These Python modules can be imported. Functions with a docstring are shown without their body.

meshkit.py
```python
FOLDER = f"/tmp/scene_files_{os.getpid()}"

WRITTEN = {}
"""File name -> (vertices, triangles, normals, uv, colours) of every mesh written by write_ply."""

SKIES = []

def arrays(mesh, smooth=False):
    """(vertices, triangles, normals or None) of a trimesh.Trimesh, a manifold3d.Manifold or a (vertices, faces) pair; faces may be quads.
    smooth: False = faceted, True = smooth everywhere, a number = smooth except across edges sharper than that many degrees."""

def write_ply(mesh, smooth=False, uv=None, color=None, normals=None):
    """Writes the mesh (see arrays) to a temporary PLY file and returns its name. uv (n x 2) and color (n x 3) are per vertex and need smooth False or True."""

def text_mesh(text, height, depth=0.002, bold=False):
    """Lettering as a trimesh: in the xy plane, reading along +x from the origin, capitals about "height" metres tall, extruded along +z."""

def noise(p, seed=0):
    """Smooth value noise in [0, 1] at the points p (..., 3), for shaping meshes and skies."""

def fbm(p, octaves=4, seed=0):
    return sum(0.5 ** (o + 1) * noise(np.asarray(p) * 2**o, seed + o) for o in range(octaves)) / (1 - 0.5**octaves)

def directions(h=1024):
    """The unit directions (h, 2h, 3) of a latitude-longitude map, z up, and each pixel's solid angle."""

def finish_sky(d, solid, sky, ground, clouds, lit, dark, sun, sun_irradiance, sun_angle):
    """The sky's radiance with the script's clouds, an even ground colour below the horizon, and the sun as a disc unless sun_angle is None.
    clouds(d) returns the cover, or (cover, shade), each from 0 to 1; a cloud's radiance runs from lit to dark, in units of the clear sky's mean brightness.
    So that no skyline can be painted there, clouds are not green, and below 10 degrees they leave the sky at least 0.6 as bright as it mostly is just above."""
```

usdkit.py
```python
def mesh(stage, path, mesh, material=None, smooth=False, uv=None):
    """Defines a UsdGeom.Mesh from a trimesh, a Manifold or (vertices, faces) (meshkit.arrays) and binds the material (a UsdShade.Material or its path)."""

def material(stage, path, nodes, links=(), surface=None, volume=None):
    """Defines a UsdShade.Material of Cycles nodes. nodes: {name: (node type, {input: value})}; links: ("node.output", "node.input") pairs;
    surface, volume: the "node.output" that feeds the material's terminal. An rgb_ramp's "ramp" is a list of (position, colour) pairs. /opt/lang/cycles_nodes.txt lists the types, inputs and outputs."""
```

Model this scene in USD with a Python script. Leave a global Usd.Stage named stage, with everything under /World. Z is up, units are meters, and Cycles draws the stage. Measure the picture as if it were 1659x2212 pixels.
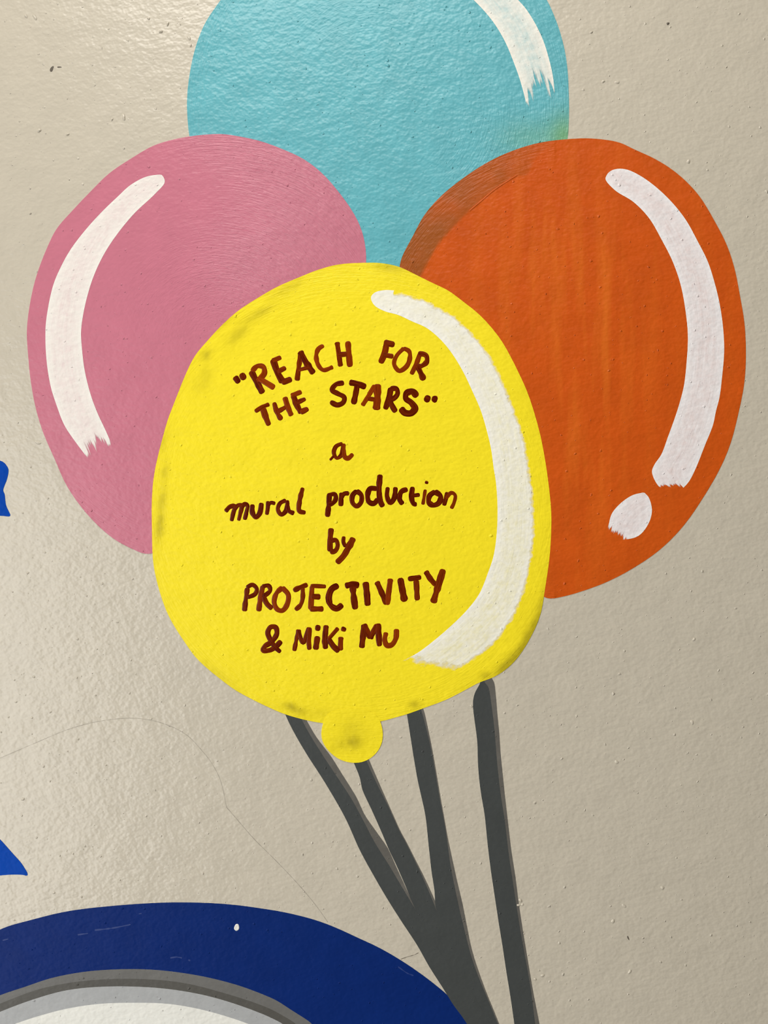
import math, random
import numpy as np
import shapely
from shapely.geometry import Polygon, LineString
from shapely.ops import unary_union
from scipy.spatial import Delaunay
import usdkit
from meshkit import noise, fbm
from pxr import Usd, UsdGeom, UsdLux, UsdShade, Gf, Sdf, Vt

stage = Usd.Stage.CreateInMemory()
UsdGeom.SetStageUpAxis(stage, UsdGeom.Tokens.z)
UsdGeom.SetStageMetersPerUnit(stage, 1.0)
stage.SetDefaultPrim(UsdGeom.Xform.Define(stage, '/World').GetPrim())
UsdGeom.Scope.Define(stage, '/World/Looks')

# ------------------------------------------------------------------ camera, lamps
S = 0.0003                       # metres of wall per photograph pixel (the mural is measured on the wall)
CX, CY, ZC = 829.5, 1106.0, 1.45
DIST = 0.5
cam = UsdGeom.Camera.Define(stage, '/World/camera')
cam.AddTranslateOp().Set(Gf.Vec3d(0, -DIST, ZC))
cam.AddRotateXOp().Set(90.0)
cam.CreateHorizontalApertureAttr(36.0)
cam.CreateVerticalApertureAttr(36.0 * 2212 / 1659)
cam.CreateFocalLengthAttr(36.0 * DIST / (1659 * S))
cam.CreateClippingRangeAttr(Gf.Vec2f(0.01, 50))
cam.CreateExposureAttr(-0.10)

CEIL = 2.41                      # ceiling height; the room is narrow: a window in the wall to the left, a panel lamp above
LX, RX, RY = -0.92, 1.9, -3.2
def area_lamp(name, at, w, h, power, color, turn=None):
    l = UsdLux.RectLight.Define(stage, '/World/' + name)
    l.CreateWidthAttr(w); l.CreateHeightAttr(h); l.CreateIntensityAttr(power); l.CreateColorAttr(Gf.Vec3f(*color))
    l.AddTranslateOp().Set(Gf.Vec3d(*at))
    if turn:
        l.AddRotateYOp().Set(turn)
area_lamp('ceiling_lamp', (-0.14, -0.62, CEIL - 0.01), 0.6, 0.6, 9.4, (1.0, 0.955, 0.89))
WIN = (-2.05, -0.42, 0.15, 1.66)  # the window in wall_left: y from, y to, z from, z to
area_lamp('window_daylight', (LX + 0.012, (WIN[0] + WIN[1]) / 2, (WIN[2] + WIN[3]) / 2), WIN[3] - WIN[2], WIN[1] - WIN[0], 4.1, (0.985, 0.975, 0.955), turn=-90.0)

# ------------------------------------------------------------------ helpers
def lin(c):
    c = np.asarray(c, float) / 255.0
    return tuple(np.where(c <= 0.04045, c / 12.92, ((c + 0.055) / 1.055) ** 2.4))

used = {}
def numbered(path):
    k = used.get(path, -1) + 1
    used[path] = k
    return path if k == 0 else f'{path}_{k:03d}'

def tags(prim, label=None, category=None, group=None, kind=None):
    for k, v in (('label', label), ('category', category), ('group', group), ('kind', kind)):
        if v:
            prim.SetCustomDataByKey(k, v)

ORIGIN = {}
def thing(name, label, category, base, group=None):
    """An Xform at the thing's lowest point on the wall; its children are its parts."""
    p = numbered('/World/' + name)
    x = UsdGeom.Xform.Define(stage, p)
    o = np.array([(base[0] - CX) * S, 0.0, ZC - (base[1] - CY) * S])
    x.AddTranslateOp().Set(Gf.Vec3d(*o))
    ORIGIN[p] = o
    tags(x.GetPrim(), label, category, group)
    return p

def put(parent, name, v, f, mat, smooth=False, uv=None, prim=None, label=None, kind=None):
    p = numbered(parent + '/' + name)
    o = ORIGIN.get(parent, np.zeros(3))
    m = usdkit.mesh(stage, p, (np.asarray(v) - o, np.asarray(f)), MAT[mat], smooth=smooth, uv=uv)
    for k, a in (prim or {}).items():
        UsdGeom.PrimvarsAPI(m).CreatePrimvar(k, Sdf.ValueTypeNames.FloatArray, 'vertex').Set(Vt.FloatArray.FromNumpy(np.asarray(a, np.float32)))
    tags(m.GetPrim(), label, kind=kind)
    return p

def wall_pt(px, y=0.0):
    px = np.asarray(px, float)
    return np.stack([(px[:, 0] - CX) * S, np.broadcast_to(y, len(px)), ZC - (px[:, 1] - CY) * S], 1)

def catmull(pts, step=4.0, closed=False):
    p = np.asarray(pts, float)
    if closed:
        q = np.vstack([p[-1], p, p[0], p[1]])
    else:
        q = np.vstack([2 * p[0] - p[1], p, 2 * p[-1] - p[-2]])
    out = []
    for i in range(1, len(q) - 2):
        a, b, c, d = q[i - 1:i + 3]
        # centripetal parametrisation
        t1 = max(np.linalg.norm(b - a), 1e-6) ** .5; t2 = t1 + max(np.linalg.norm(c - b), 1e-6) ** .5; t3 = t2 + max(np.linalg.norm(d - c), 1e-6) ** .5
        n = max(2, int(np.linalg.norm(c - b) / step) + 1)
        t = np.linspace(t1, t2, n, endpoint=False)[:, None]
        A1 = (t1 - t) / t1 * a + t / t1 * b
        A2 = (t2 - t) / (t2 - t1) * b + (t - t1) / (t2 - t1) * c
        A3 = (t3 - t) / (t3 - t2) * c + (t - t2) / (t3 - t2) * d
        B1 = (t2 - t) / t2 * A1 + t / t2 * A2
        B2 = (t3 - t) / (t3 - t1) * A2 + (t - t1) / (t3 - t1) * A3
        out.append((t2 - t) / (t2 - t1) * B1 + (t - t1) / (t2 - t1) * B2)
    if not closed:
        out.append(p[-1:])
    return np.vstack(out)

def resample(p, n):
    d = np.r_[0, np.cumsum(np.linalg.norm(np.diff(p, axis=0), axis=1))]
    t = np.linspace(0, d[-1], n)
    return np.stack([np.interp(t, d, p[:, k]) for k in (0, 1)], 1)

def poly(pts, closed=True, step=4.0, smooth=9.0):
    c = catmull(pts, step, True)
    c = np.vstack([c, c[:1]])
    n = int(np.linalg.norm(np.diff(c, axis=0), axis=1).sum() / 3)
    c = resample(c, n + 1)[:-1]
    if smooth:                                       # one sweep of the hand, not a chain of points
        from scipy.ndimage import gaussian_filter1d
        c = gaussian_filter1d(c, smooth / 3, axis=0, mode='wrap')
    return Polygon(c).buffer(0)

def ring_points(r, h):
    c = np.asarray(r.coords)[:-1]
    out = []
    for a, b in zip(c, np.roll(c, -1, axis=0)):
        n = max(1, int(math.ceil(np.linalg.norm(b - a) / h)))
        out.append(a + (b - a) * (np.arange(n) / n)[:, None])
    return np.vstack(out)

def slab(g, top, h=7.0, base=0.0, edge_round=True):
    """A coat of paint over the region g (pixels on the wall): front face at depth -top, edges down to -base. Returns vertices, faces, front pixel positions."""
    V, F, PX = [], [], []
    off = 0
    for pg in (g.geoms if hasattr(g, 'geoms') else [g]):
        if pg.area < 6 or pg.geom_type != 'Polygon':
            continue
        pg = pg.simplify(0.15)
        rings = [ring_points(r, h) for r in [pg.exterior, *pg.interiors]]
        x0, y0, x1, y1 = pg.bounds
        gx, gy = np.meshgrid(np.arange(x0 + h / 2, x1, h), np.arange(y0 + h / 2, y1, h))
        gx[1::2] += h / 2
        q = np.stack([gx.ravel(), gy.ravel()], 1)
        inner = pg.buffer(-0.55 * h)
        q = q[shapely.contains_xy(inner, q[:, 0], q[:, 1])] if not inner.is_empty else q[:0]
        pts = np.vstack(rings + [q])
        tri = Delaunay(pts).simplices
        c = pts[tri].mean(1)
        tri = tri[shapely.contains_xy(pg, c[:, 0], c[:, 1])]
        a, b, d = pts[tri[:, 0]], pts[tri[:, 1]], pts[tri[:, 2]]
        cr = (b[:, 0] - a[:, 0]) * (d[:, 1] - a[:, 1]) - (b[:, 1] - a[:, 1]) * (d[:, 0] - a[:, 0])
        tri = tri[np.abs(cr) > 1e-6]; cr = cr[np.abs(cr) > 1e-6]
        tri = np.where((cr > 0)[:, None], tri[:, ::-1], tri)
        V.append(wall_pt(pts, -top)); F.append(tri + off); PX.append(pts)
        off += len(pts)
        for r in rings:                                  # the coat's edge
            n = len(r)
            V.append(np.vstack([wall_pt(r, -top), wall_pt(r, -base)])); PX.append(np.vstack([r, r]))
            i = np.arange(n); j = (i + 1) % n
            A = shapely.Polygon(r).exterior.is_ccw
            qd = np.stack([i, j, j + n, i + n], 1) if A else np.stack([j, i, i + n, j + n], 1)
            F.append(np.vstack([qd[:, [0, 1, 2]], qd[:, [0, 2, 3]]]) + off)
            off += 2 * n
    return np.vstack(V), np.vstack(F), np.vstack(PX)

def blob(px, cx, cy, rx, ry, ang=0.0, p=1.0):
    a = math.radians(ang); d = px - (cx, cy)
    u = (d[:, 0] * math.cos(a) + d[:, 1] * math.sin(a)) / rx; v = (-d[:, 0] * math.sin(a) + d[:, 1] * math.cos(a)) / ry
    return np.exp(-(u * u + v * v) * p)

def pxnoise(px, scale, seed=0, octaves=3):
    return fbm(np.stack([px[:, 0] / scale, px[:, 1] / scale, np.zeros(len(px))], 1), octaves, seed)

# ------------------------------------------------------------------ materials
MAT = {}
def relief(n, L, orange=1.0, nib=1.0, scale=320.0):
    """The wall's own relief under every coat: roller stipple and paint nibs, fixed to the wall (world position). Adds nodes; returns the height output (metres)."""
    n['geo'] = ('geometry', {})
    n['map'] = ('mapping', {'scale': (0.9, 0.0, 1.1), 'rotation': (0, 0.3, 0)})
    n['n1'] = ('noise_texture', {'scale': scale, 'detail': 1.3, 'roughness': 0.45, 'distortion': 0.0})
    n['n2'] = ('noise_texture', {'scale': 62.0, 'detail': 1.0})
    L += [('geo.position', 'map.vector'), ('map.vector', 'n1.vector'), ('map.vector', 'n2.vector')]
    n['xyz'] = ('separate_xyz', {}); n['xz'] = ('combine_xyz', {})
    n['wn'] = ('noise_texture', {'scale': 700.0, 'detail': 0.0}); n['wv'] = ('vector_math', {'math_type': 'multiply_add', 'vector2': (0.0011, 0.0011, 0.0011)})     # irregular nibs
    L += [('geo.position', 'wn.vector'), ('wn.color', 'wv.vector1'), ('geo.position', 'wv.vector3'), ('wv.vector', 'xyz.vector'), ('xyz.x', 'xz.x'), ('xyz.z', 'xz.y')]
    heights = []
    for k, (vs, thr, r0, r1, amp) in enumerate(((74.0, 0.64, 0.03, 0.045, 0.00034), (150.0, 0.72, 0.03, 0.06, 0.00018), (31.0, 0.88, 0.022, 0.022, 0.0005))):
        v, c, g, r, q, dm, t, o = (f'{x}{k}' for x in ('vo', 'sc', 'gt', 'ra', 'dv', 'dm', 'th', 'ho'))
        n[v] = ('voronoi_texture', {'dimensions': '2D', 'scale': vs, 'randomness': 1.0})
        n[c] = ('separate_color', {})
        n[g] = ('math', {'math_type': 'greater_than', 'value2': thr})
        n[r] = ('math', {'math_type': 'multiply_add', 'value2': r1, 'value3': r0})
        n[q] = ('math', {'math_type': 'divide'})
        n[t] = ('math', {'math_type': 'multiply'})
        n[dm] = ('map_range', {'range_type': 'smoothstep', 'from_min': 1.0, 'from_max': 0.15, 'to_min': 0.0, 'to_max': 1.0, 'clamp': True})
        n[o] = ('math', {'math_type': 'multiply'})
        n[o + 'a'] = ('math', {'math_type': 'multiply', 'value2': amp * nib})
        L += [('xz.vector', v + '.vector'), (v + '.color', c + '.color'), (c + '.r', g + '.value1'), (c + '.g', r + '.value1'),
              (v + '.distance', q + '.value1'), (r + '.value', q + '.value2'), (q + '.value', dm + '.value'), (dm + '.result', o + '.value1'), (g + '.value', o + '.value2'), (o + '.value', o + 'a.value1')]
        heights.append(o + 'a.value')
    n['h1'] = ('math', {'math_type': 'multiply', 'value2': 0.00038 * orange}); n['h2'] = ('math', {'math_type': 'multiply', 'value2': 0.0006 * orange})
    L += [('n1.fac', 'h1.value1'), ('n2.fac', 'h2.value1')]
    heights += ['h1.value', 'h2.value']
    prev = heights[0]
    for i, x in enumerate(heights[1:]):
        n[f'sum{i}'] = ('math', {'math_type': 'add'})
        L += [(prev, f'sum{i}.value1'), (x, f'sum{i}.value2')]
        prev = f'sum{i}.value'
    return prev

def finish(name, n, L, height, color, rough=0.36, spec=0.5, alpha=None):
    n['bump'] = ('bump', {'distance': 1.0, 'strength': 1.0})
    n['p'] = ('principled_bsdf', {'roughness': rough, 'specular_ior_level': spec, 'distribution': 'ggx'})
    L += [(height, 'bump.height'), ('bump.normal', 'p.normal'), (color, 'p.base_color')]
    if alpha:
        L += [(alpha, 'p.alpha')]
    MAT[name] = usdkit.material(stage, '/World/Looks/' + name, n, L, surface='p.BSDF')

def coat(name, rgb, stain=None, brush=None, rough=0.42, orange=1.0, mottling=0.10, nib=1.0, under=None, streak=None, spec=0.22):
    """A coat of wall paint. stain: colour that shows by the mesh's 'stain' value. brush: (centre px, strength) of brush marks round a centre, weighted by the mesh's 'brush' value."""
    n, L = {}, []
    h = relief(n, L, orange, nib)
    n['base'] = ('color', {'value': lin(rgb)})
    n['mo'] = ('noise_texture', {'scale': 45.0, 'detail': 4.0, 'roughness': 0.65})
    n['mr'] = ('map_range', {'from_min': 0.3, 'from_max': 0.7, 'to_min': 1 - mottling, 'to_max': 1 + mottling * 0.6, 'clamp': True})
    n['mul'] = ('vector_math', {'math_type': 'scale'})
    L += [('geo.position', 'mo.vector'), ('mo.fac', 'mr.value'), ('base.color', 'mul.vector1'), ('mr.result', 'mul.scale')]
    col = 'mul.vector'
    if streak:                                       # pigment left in streaks by the roller's up and down strokes
        n['sm'] = ('mapping', {'scale': (1.0, 0.0, 0.10)})
        n['sn'] = ('noise_texture', {'scale': 95.0, 'detail': 3.0})
        n['sr'] = ('map_range', {'from_min': 0.45, 'from_max': 0.75, 'to_min': 0.0, 'to_max': streak[1], 'clamp': True})
        n['sat'] = ('attribute', {'attribute': 'streak'})
        n['sf'] = ('math', {'math_type': 'multiply'})
        n['smx'] = ('mix_color', {'b': lin(streak[0])})
        L += [('geo.position', 'sm.vector'), ('sm.vector', 'sn.vector'), ('sn.fac', 'sr.value'), ('sr.result', 'sf.value1'), ('sat.fac', 'sf.value2'), (col, 'smx.a'), ('sf.value', 'smx.fac')]
        col = 'smx.result'
    if stain:
        n['at'] = ('attribute', {'attribute': 'stain'})
        n['mx'] = ('mix_color', {'b': lin(stain)})
        L += [('at.fac', 'mx.fac'), (col, 'mx.a')]
        col = 'mx.result'
    if brush:
        (bx, by), amp = brush
        c = wall_pt([(bx, by)])[0]
        n['bs'] = ('vector_math', {'math_type': 'subtract', 'vector2': (c[0], 0, c[2])})
        n['bx'] = ('separate_xyz', {}); n['ba'] = ('math', {'math_type': 'arctan2'})
        n['bf'] = ('combine_xyz', {'z': 0.0}); n['bl'] = ('combine_xyz', {}); n['bd'] = ('vector_math', {'math_type': 'length'})
        n['bn'] = ('noise_texture', {'scale': 1.0, 'detail': 3.0, 'roughness': 0.6, 'distortion': 0.5})
        n['bk'] = ('math', {'math_type': 'multiply', 'value2': 9.0}); n['bq'] = ('math', {'math_type': 'multiply', 'value2': 900.0})
        n['bw'] = ('attribute', {'attribute': 'brush'}); n['bm'] = ('math', {'math_type': 'multiply'}); n['bz'] = ('math', {'math_type': 'multiply', 'value2': amp})
        n['bh'] = ('math', {'math_type': 'add'})
        L += [('geo.position', 'bs.vector1'), ('bs.vector', 'bx.vector'), ('bx.z', 'ba.value1'), ('bx.x', 'ba.value2'), ('bx.x', 'bl.x'), ('bx.z', 'bl.y'), ('bl.vector', 'bd.vector1'),
              ('ba.value', 'bk.value1'), ('bd.value', 'bq.value1'), ('bk.value', 'bf.x'), ('bq.value', 'bf.y'), ('bf.vector', 'bn.vector'),
              ('bn.fac', 'bm.value1'), ('bw.fac', 'bm.value2'), ('bm.value', 'bz.value1'), ('bz.value', 'bh.value1'), (h, 'bh.value2')]
        h = 'bh.value'
    finish(name, n, L, h, col, rough, spec)

def shine(name, rgb, under, thin=0.35, orange=1.0):
    """White paint brushed over a balloon: thin enough for the colour below to show, with dry-brush ends ('fray') and edges ('feather')."""
    n, L = {}, []
    h = relief(n, L, orange)
    n['uv'] = ('texture_coordinate', {})
    n['um'] = ('mapping', {'scale': (1.0, 0.05, 1.0)})
    n['st'] = ('noise_texture', {'scale': 0.55, 'detail': 3.0, 'roughness': 0.7})
    n['iso'] = ('noise_texture', {'scale': 230.0, 'detail': 3.0, 'roughness': 0.6})
    L += [('uv.UV', 'um.vector'), ('um.vector', 'st.vector'), ('map.vector', 'iso.vector')]
    n['base'] = ('color', {'value': lin(rgb)}); n['mid'] = ('attribute', {'attribute': 'mid'})
    n['tr'] = ('map_range', {'from_min': 0.35, 'from_max': 0.68, 'to_min': 0.4, 'to_max': 1.0, 'clamp': True})
    n['s2'] = ('map_range', {'from_min': 0.3, 'from_max': 0.7, 'to_min': 0.5, 'to_max': 1.1, 'clamp': True})
    n['t1'] = ('math', {'math_type': 'multiply'}); n['t2'] = ('math', {'math_type': 'multiply'}); n['t3'] = ('math', {'math_type': 'multiply', 'value2': thin})
    n['mx'] = ('mix_color', {'b': lin(under)})
    L += [('iso.fac', 'tr.value'), ('st.fac', 's2.value'), ('tr.result', 't1.value1'), ('mid.fac', 't1.value2'), ('t1.value', 't2.value1'), ('s2.result', 't2.value2'), ('t2.value', 't3.value1'), ('base.color', 'mx.a'), ('t3.value', 'mx.fac')]
    n['fr'] = ('attribute', {'attribute': 'fray'}); n['fe'] = ('attribute', {'attribute': 'feather'})
    n['sr'] = ('map_range', {'from_min': 0.28, 'from_max': 0.72, 'to_min': 0.0, 'to_max': 0.92, 'clamp': True})
    n['ir'] = ('map_range', {'from_min': 0.3, 'from_max': 0.7, 'to_min': 0.0, 'to_max': 0.5, 'clamp': True})
    n['a1'] = ('math', {'math_type': 'subtract'}); n['a2'] = ('math', {'math_type': 'multiply', 'value2': 4.5, 'use_clamp': True})
    n['b1'] = ('math', {'math_type': 'subtract'}); n['b2'] = ('math', {'math_type': 'multiply', 'value2': 2.0, 'use_clamp': True})
    n['al'] = ('math', {'math_type': 'minimum'})
    L += [('st.fac', 'sr.value'), ('iso.fac', 'ir.value'), ('fr.fac', 'a1.value1'), ('sr.result', 'a1.value2'), ('a1.value', 'a2.value1'), ('fe.fac', 'b1.value1'), ('ir.result', 'b1.value2'), ('b1.value', 'b2.value1'), ('a2.value', 'al.value1'), ('b2.value', 'al.value2')]
    n['sh'] = ('math', {'math_type': 'multiply_add', 'value2': 0.00016})
    L += [('st.fac', 'sh.value1'), (h, 'sh.value3')]
    finish(name, n, L, 'sh.value', 'mx.result', 0.45, 0.22, 'al.value')

def lettering(name, dark, light):
    n, L = {}, []
    n['uv'] = ('texture_coordinate', {})
    n['um'] = ('mapping', {'scale': (1.0, 1.0, 1.0)})
    n['st'] = ('noise_texture', {'scale': 1.0, 'detail': 4.0, 'roughness': 0.65, 'distortion': 0.3})
    n['tone'] = ('attribute', {'attribute': 'tone'})
    n['sr'] = ('map_range', {'from_min': 0.3, 'from_max': 0.7, 'to_min': -0.28, 'to_max': 0.3, 'clamp': True})
    n['ad'] = ('math', {'math_type': 'add', 'use_clamp': True})
    n['d'] = ('color', {'value': lin(dark)})
    n['mx'] = ('mix_color', {'b': lin(light)})
    n['hh'] = ('math', {'math_type': 'multiply', 'value2': 0.00010})
    L += [('uv.UV', 'um.vector'), ('um.vector', 'st.vector'), ('st.fac', 'sr.value'), ('sr.result', 'ad.value1'), ('tone.fac', 'ad.value2'), ('d.color', 'mx.a'), ('ad.value', 'mx.fac'), ('st.fac', 'hh.value1')]
    finish(name, n, L, 'hh.value', 'mx.result', 0.22, 0.14)

def plain(name, rgb, rough=0.6):
    n = {'p': ('principled_bsdf', {'base_color': lin(rgb), 'roughness': rough}), 'g': ('geometry', {}), 't': ('noise_texture', {'scale': 30.0}), 'b': ('bump', {'distance': 0.001, 'strength': 0.3})}
    MAT[name] = usdkit.material(stage, '/World/Looks/' + name, n, [('g.position', 't.vector'), ('t.fac', 'b.height'), ('b.normal', 'p.normal')], surface='p.BSDF')

coat('wall_paint', (205, 198, 182), mottling=0.03, rough=0.28, spec=0.5)
coat('turquoise_paint', (99, 182, 195), stain=(120, 175, 120), brush=((816, 230), 0.00035), orange=1.3, nib=1.3, mottling=0.06, rough=0.36, spec=0.42)
coat('pink_paint', (206, 122, 143), brush=((470, 760), 0.0008), mottling=0.05, orange=0.8, rough=0.34, spec=0.36)
coat('orange_paint', (210, 88, 18), stain=(160, 86, 32), brush=((1250, 790), 0.0004), mottling=0.09, nib=1.2, spec=0.3, rough=0.38, streak=((234, 124, 36), 0.6))
coat('yellow_paint', (255, 235, 40), stain=(176, 160, 24), brush=((770, 1090), 0.00036), mottling=0.03, orange=0.9)
coat('grey_paint', (71, 75, 75), mottling=0.06, orange=0.5)
coat('pale_grey_paint', (104, 102, 97), mottling=0.18, orange=0.5)
coat('navy_paint', (12, 42, 112), mottling=0.08, orange=0.7, spec=0.07)
coat('blue_paint', (0, 70, 176), mottling=0.10, orange=0.8, spec=0.05)
coat('mid_grey_paint', (112, 112, 110), mottling=0.10, orange=0.5)
coat('dark_grey_paint', (89, 88, 84), mottling=0.08, orange=0.5)
coat('light_grey_paint', (174, 177, 179), mottling=0.07, orange=0.6)
coat('off_white_paint', (236, 237, 231), mottling=0.03)
coat('white_drop_paint', (235, 235, 228), mottling=0.03, orange=0.2, nib=0.0)
shine('white_over_turquoise', (246, 243, 234), (140, 196, 204), thin=0.62)
shine('white_over_pink', (246, 244, 238), (214, 158, 172), thin=0.34)
shine('white_over_orange', (245, 244, 247), (204, 146, 132), thin=0.34)
shine('white_over_yellow', (250, 250, 243), (236, 228, 160), thin=0.5)
lettering('red_brown_paint', (84, 17, 0), (166, 68, 8))
plain('navy_scuff', (26, 54, 122)); plain('pencil', (166, 159, 146)); plain('crack', (118, 110, 99)); plain('dirt', (95, 88, 78))
plain('room_white', (215, 212, 204)); plain('floor_vinyl', (96, 84, 66), 0.4); plain('room_wall', (128, 122, 112))

# ------------------------------------------------------------------ the room
def box(x0, y0, z0, x1, y1, z1):
    v = np.array([(x, y, z) for x in (x0, x1) for y in (y0, y1) for z in (z0, z1)], float)
    f = np.array([(0, 1, 3, 2), (4, 6, 7, 5), (0, 4, 5, 1), (2, 3, 7, 6), (0, 2, 6, 4), (1, 5, 7, 3)])
    return v, f
def structure(name, b, mat, label):
    p = put('/World', name, *box(*b), mat, kind='structure', label=label)
    return p
WALL = structure('wall_front', (LX, 0, 0, RX, 0.12, CEIL), 'wall_paint', 'beige semi-gloss wall with roller stipple that carries the mural')
structure('wall_back', (LX, RY - .1, 0, RX, RY, CEIL), 'room_wall', 'plain wall across the room from the mural')
structure('wall_left', (LX - .1, RY, 0, LX, 0, CEIL), 'room_wall', 'plain wall to the left of the mural')
structure('wall_right', (RX, RY, 0, RX + .1, 0, CEIL), 'room_wall', 'plain wall to the right of the mural')
structure('floor', (LX - .1, RY - .1, -.1, RX + .1, .12, 0), 'floor_vinyl', 'floor at the foot of the mural wall')
structure('ceiling', (LX - .1, RY - .1, CEIL, RX + .1, .12, CEIL + .1), 'room_white', 'white ceiling above the mural wall')
W_ = UsdGeom.Xform.Define(stage, '/World/window_1'); tags(W_.GetPrim(), 'white window frame in the wall to the left of the mural', kind='structure')
for y0, z0, y1, z1 in ((WIN[0] - .05, WIN[2] - .05, WIN[1] + .05, WIN[2]), (WIN[0] - .05, WIN[3], WIN[1] + .05, WIN[3] + .05), (WIN[0] - .05, WIN[2], WIN[0], WIN[3]), (WIN[1], WIN[2], WIN[1] + .05, WIN[3])):
    put('/World/window_1', 'frame', *box(LX, y0, z0, LX + .03, y1, z1), 'room_white')

# ------------------------------------------------------------------ outlines, in pixels of the photograph laid flat on the wall
TEAL = [(816, -212), (930, -195), (1040, -140), (1120, -75), (1181, 0), (1195.8, 31.6), (1208.4, 65.4), (1220, 109.7), (1226, 152), (1228.5, 202.5), (1228.9, 249), (1226, 299.6), (1210, 370), (1170, 450), (1100, 550), (980, 650), (830, 690), (650, 640), (520, 520), (440, 400), (409.3, 294), (405.5, 262), (403.9, 230.5), (405, 198), (408.5, 168), (420.7, 108.5), (442.4, 51.5), (477, 0), (520, -62), (600, -140), (700, -195)]
PINK = [(409, 295), (361, 305), (327, 317), (281.5, 344), (236.9, 374), (194.7, 415), (156, 456), (122.3, 494.6), (104, 530.8), (86, 575.4), (73, 617.5), (61.6, 678), (58.2, 717), (61, 767), (67.4, 829), (79.8, 891), (96, 941), (117, 988), (142, 1045), (174, 1093), (211.6, 1135), (249, 1166), (288.7, 1187), (313.5, 1197), (328, 1196), (420, 1150), (560, 1000), (700, 800), (780, 640), (791, 567), (788.8, 529), (779.7, 493), (761.7, 456.9), (731.5, 414.7), (695.4, 374), (656, 343.8), (611, 322.7), (565.8, 306), (520.6, 295.6), (478.4, 289.6), (445, 291)]
ORANGE = [(862.6, 577), (870, 551), (891, 512), (915, 467), (951.5, 424.7), (999.7, 385.5), (1051, 352), (1105, 326.7), (1165.5, 308.6), (1231.8, 300.5), (1280, 299.6), (1340, 308.6), (1365, 321), (1407, 339.7), (1446.6, 363), (1480.7, 391), (1512, 426), (1546, 482.6), (1568.6, 527), (1585.6, 577), (1598.7, 642.5), (1608, 700), (1611, 766), (1608, 823), (1601, 865), (1594, 895), (1589, 918), (1575, 966), (1554, 1014), (1519, 1074.5), (1474.4, 1138), (1423.4, 1189), (1359.6, 1232), (1308.6, 1258), (1257.6, 1277), (1219, 1288), (1182.6, 1293.6), (1172, 1288), (1120, 1220), (1040, 1000), (940, 740), (870, 620)]
YELLOW = [(788.8, 567.8), (822, 568.4), (861, 576), (888.9, 588.9), (937, 613), (967, 626.8), (997.7, 649.6), (1033, 677.5), (1058.5, 704), (1083.8, 737), (1106.6, 777.5), (1124, 813), (1139.5, 848), (1154.7, 894), (1167, 939.5), (1175, 980), (1183.4, 1033), (1189, 1083), (1191, 1116.5), (1189, 1180), (1184.8, 1221.8), (1178, 1266), (1168, 1324.4), (1151.5, 1366), (1123.8, 1413), (1098.9, 1441), (1066, 1463), (1035, 1474), (1000, 1493), (960, 1513), (921.7, 1527), (878, 1543), (849, 1551), (821.6, 1558.5), (760, 1566), (698, 1562), (663.7, 1556), (616.7, 1543), (574.5, 1525), (540, 1508), (506, 1489), (472.6, 1464), (447, 1443), (421.7, 1418.7), (400, 1388), (380, 1358), (362, 1325), (345, 1278), (333.4, 1230), (330, 1202), (328.4, 1140), (328, 1087.7), (331, 1040.5), (338.4, 998), (350.8, 948.5), (362, 908.7), (378, 866.5), (399, 814), (421, 769), (449, 735.5), (480, 702), (515, 671), (555, 645), (599, 619.6), (641, 601.5), (686, 583.4), (731.5, 571.4)]
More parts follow.
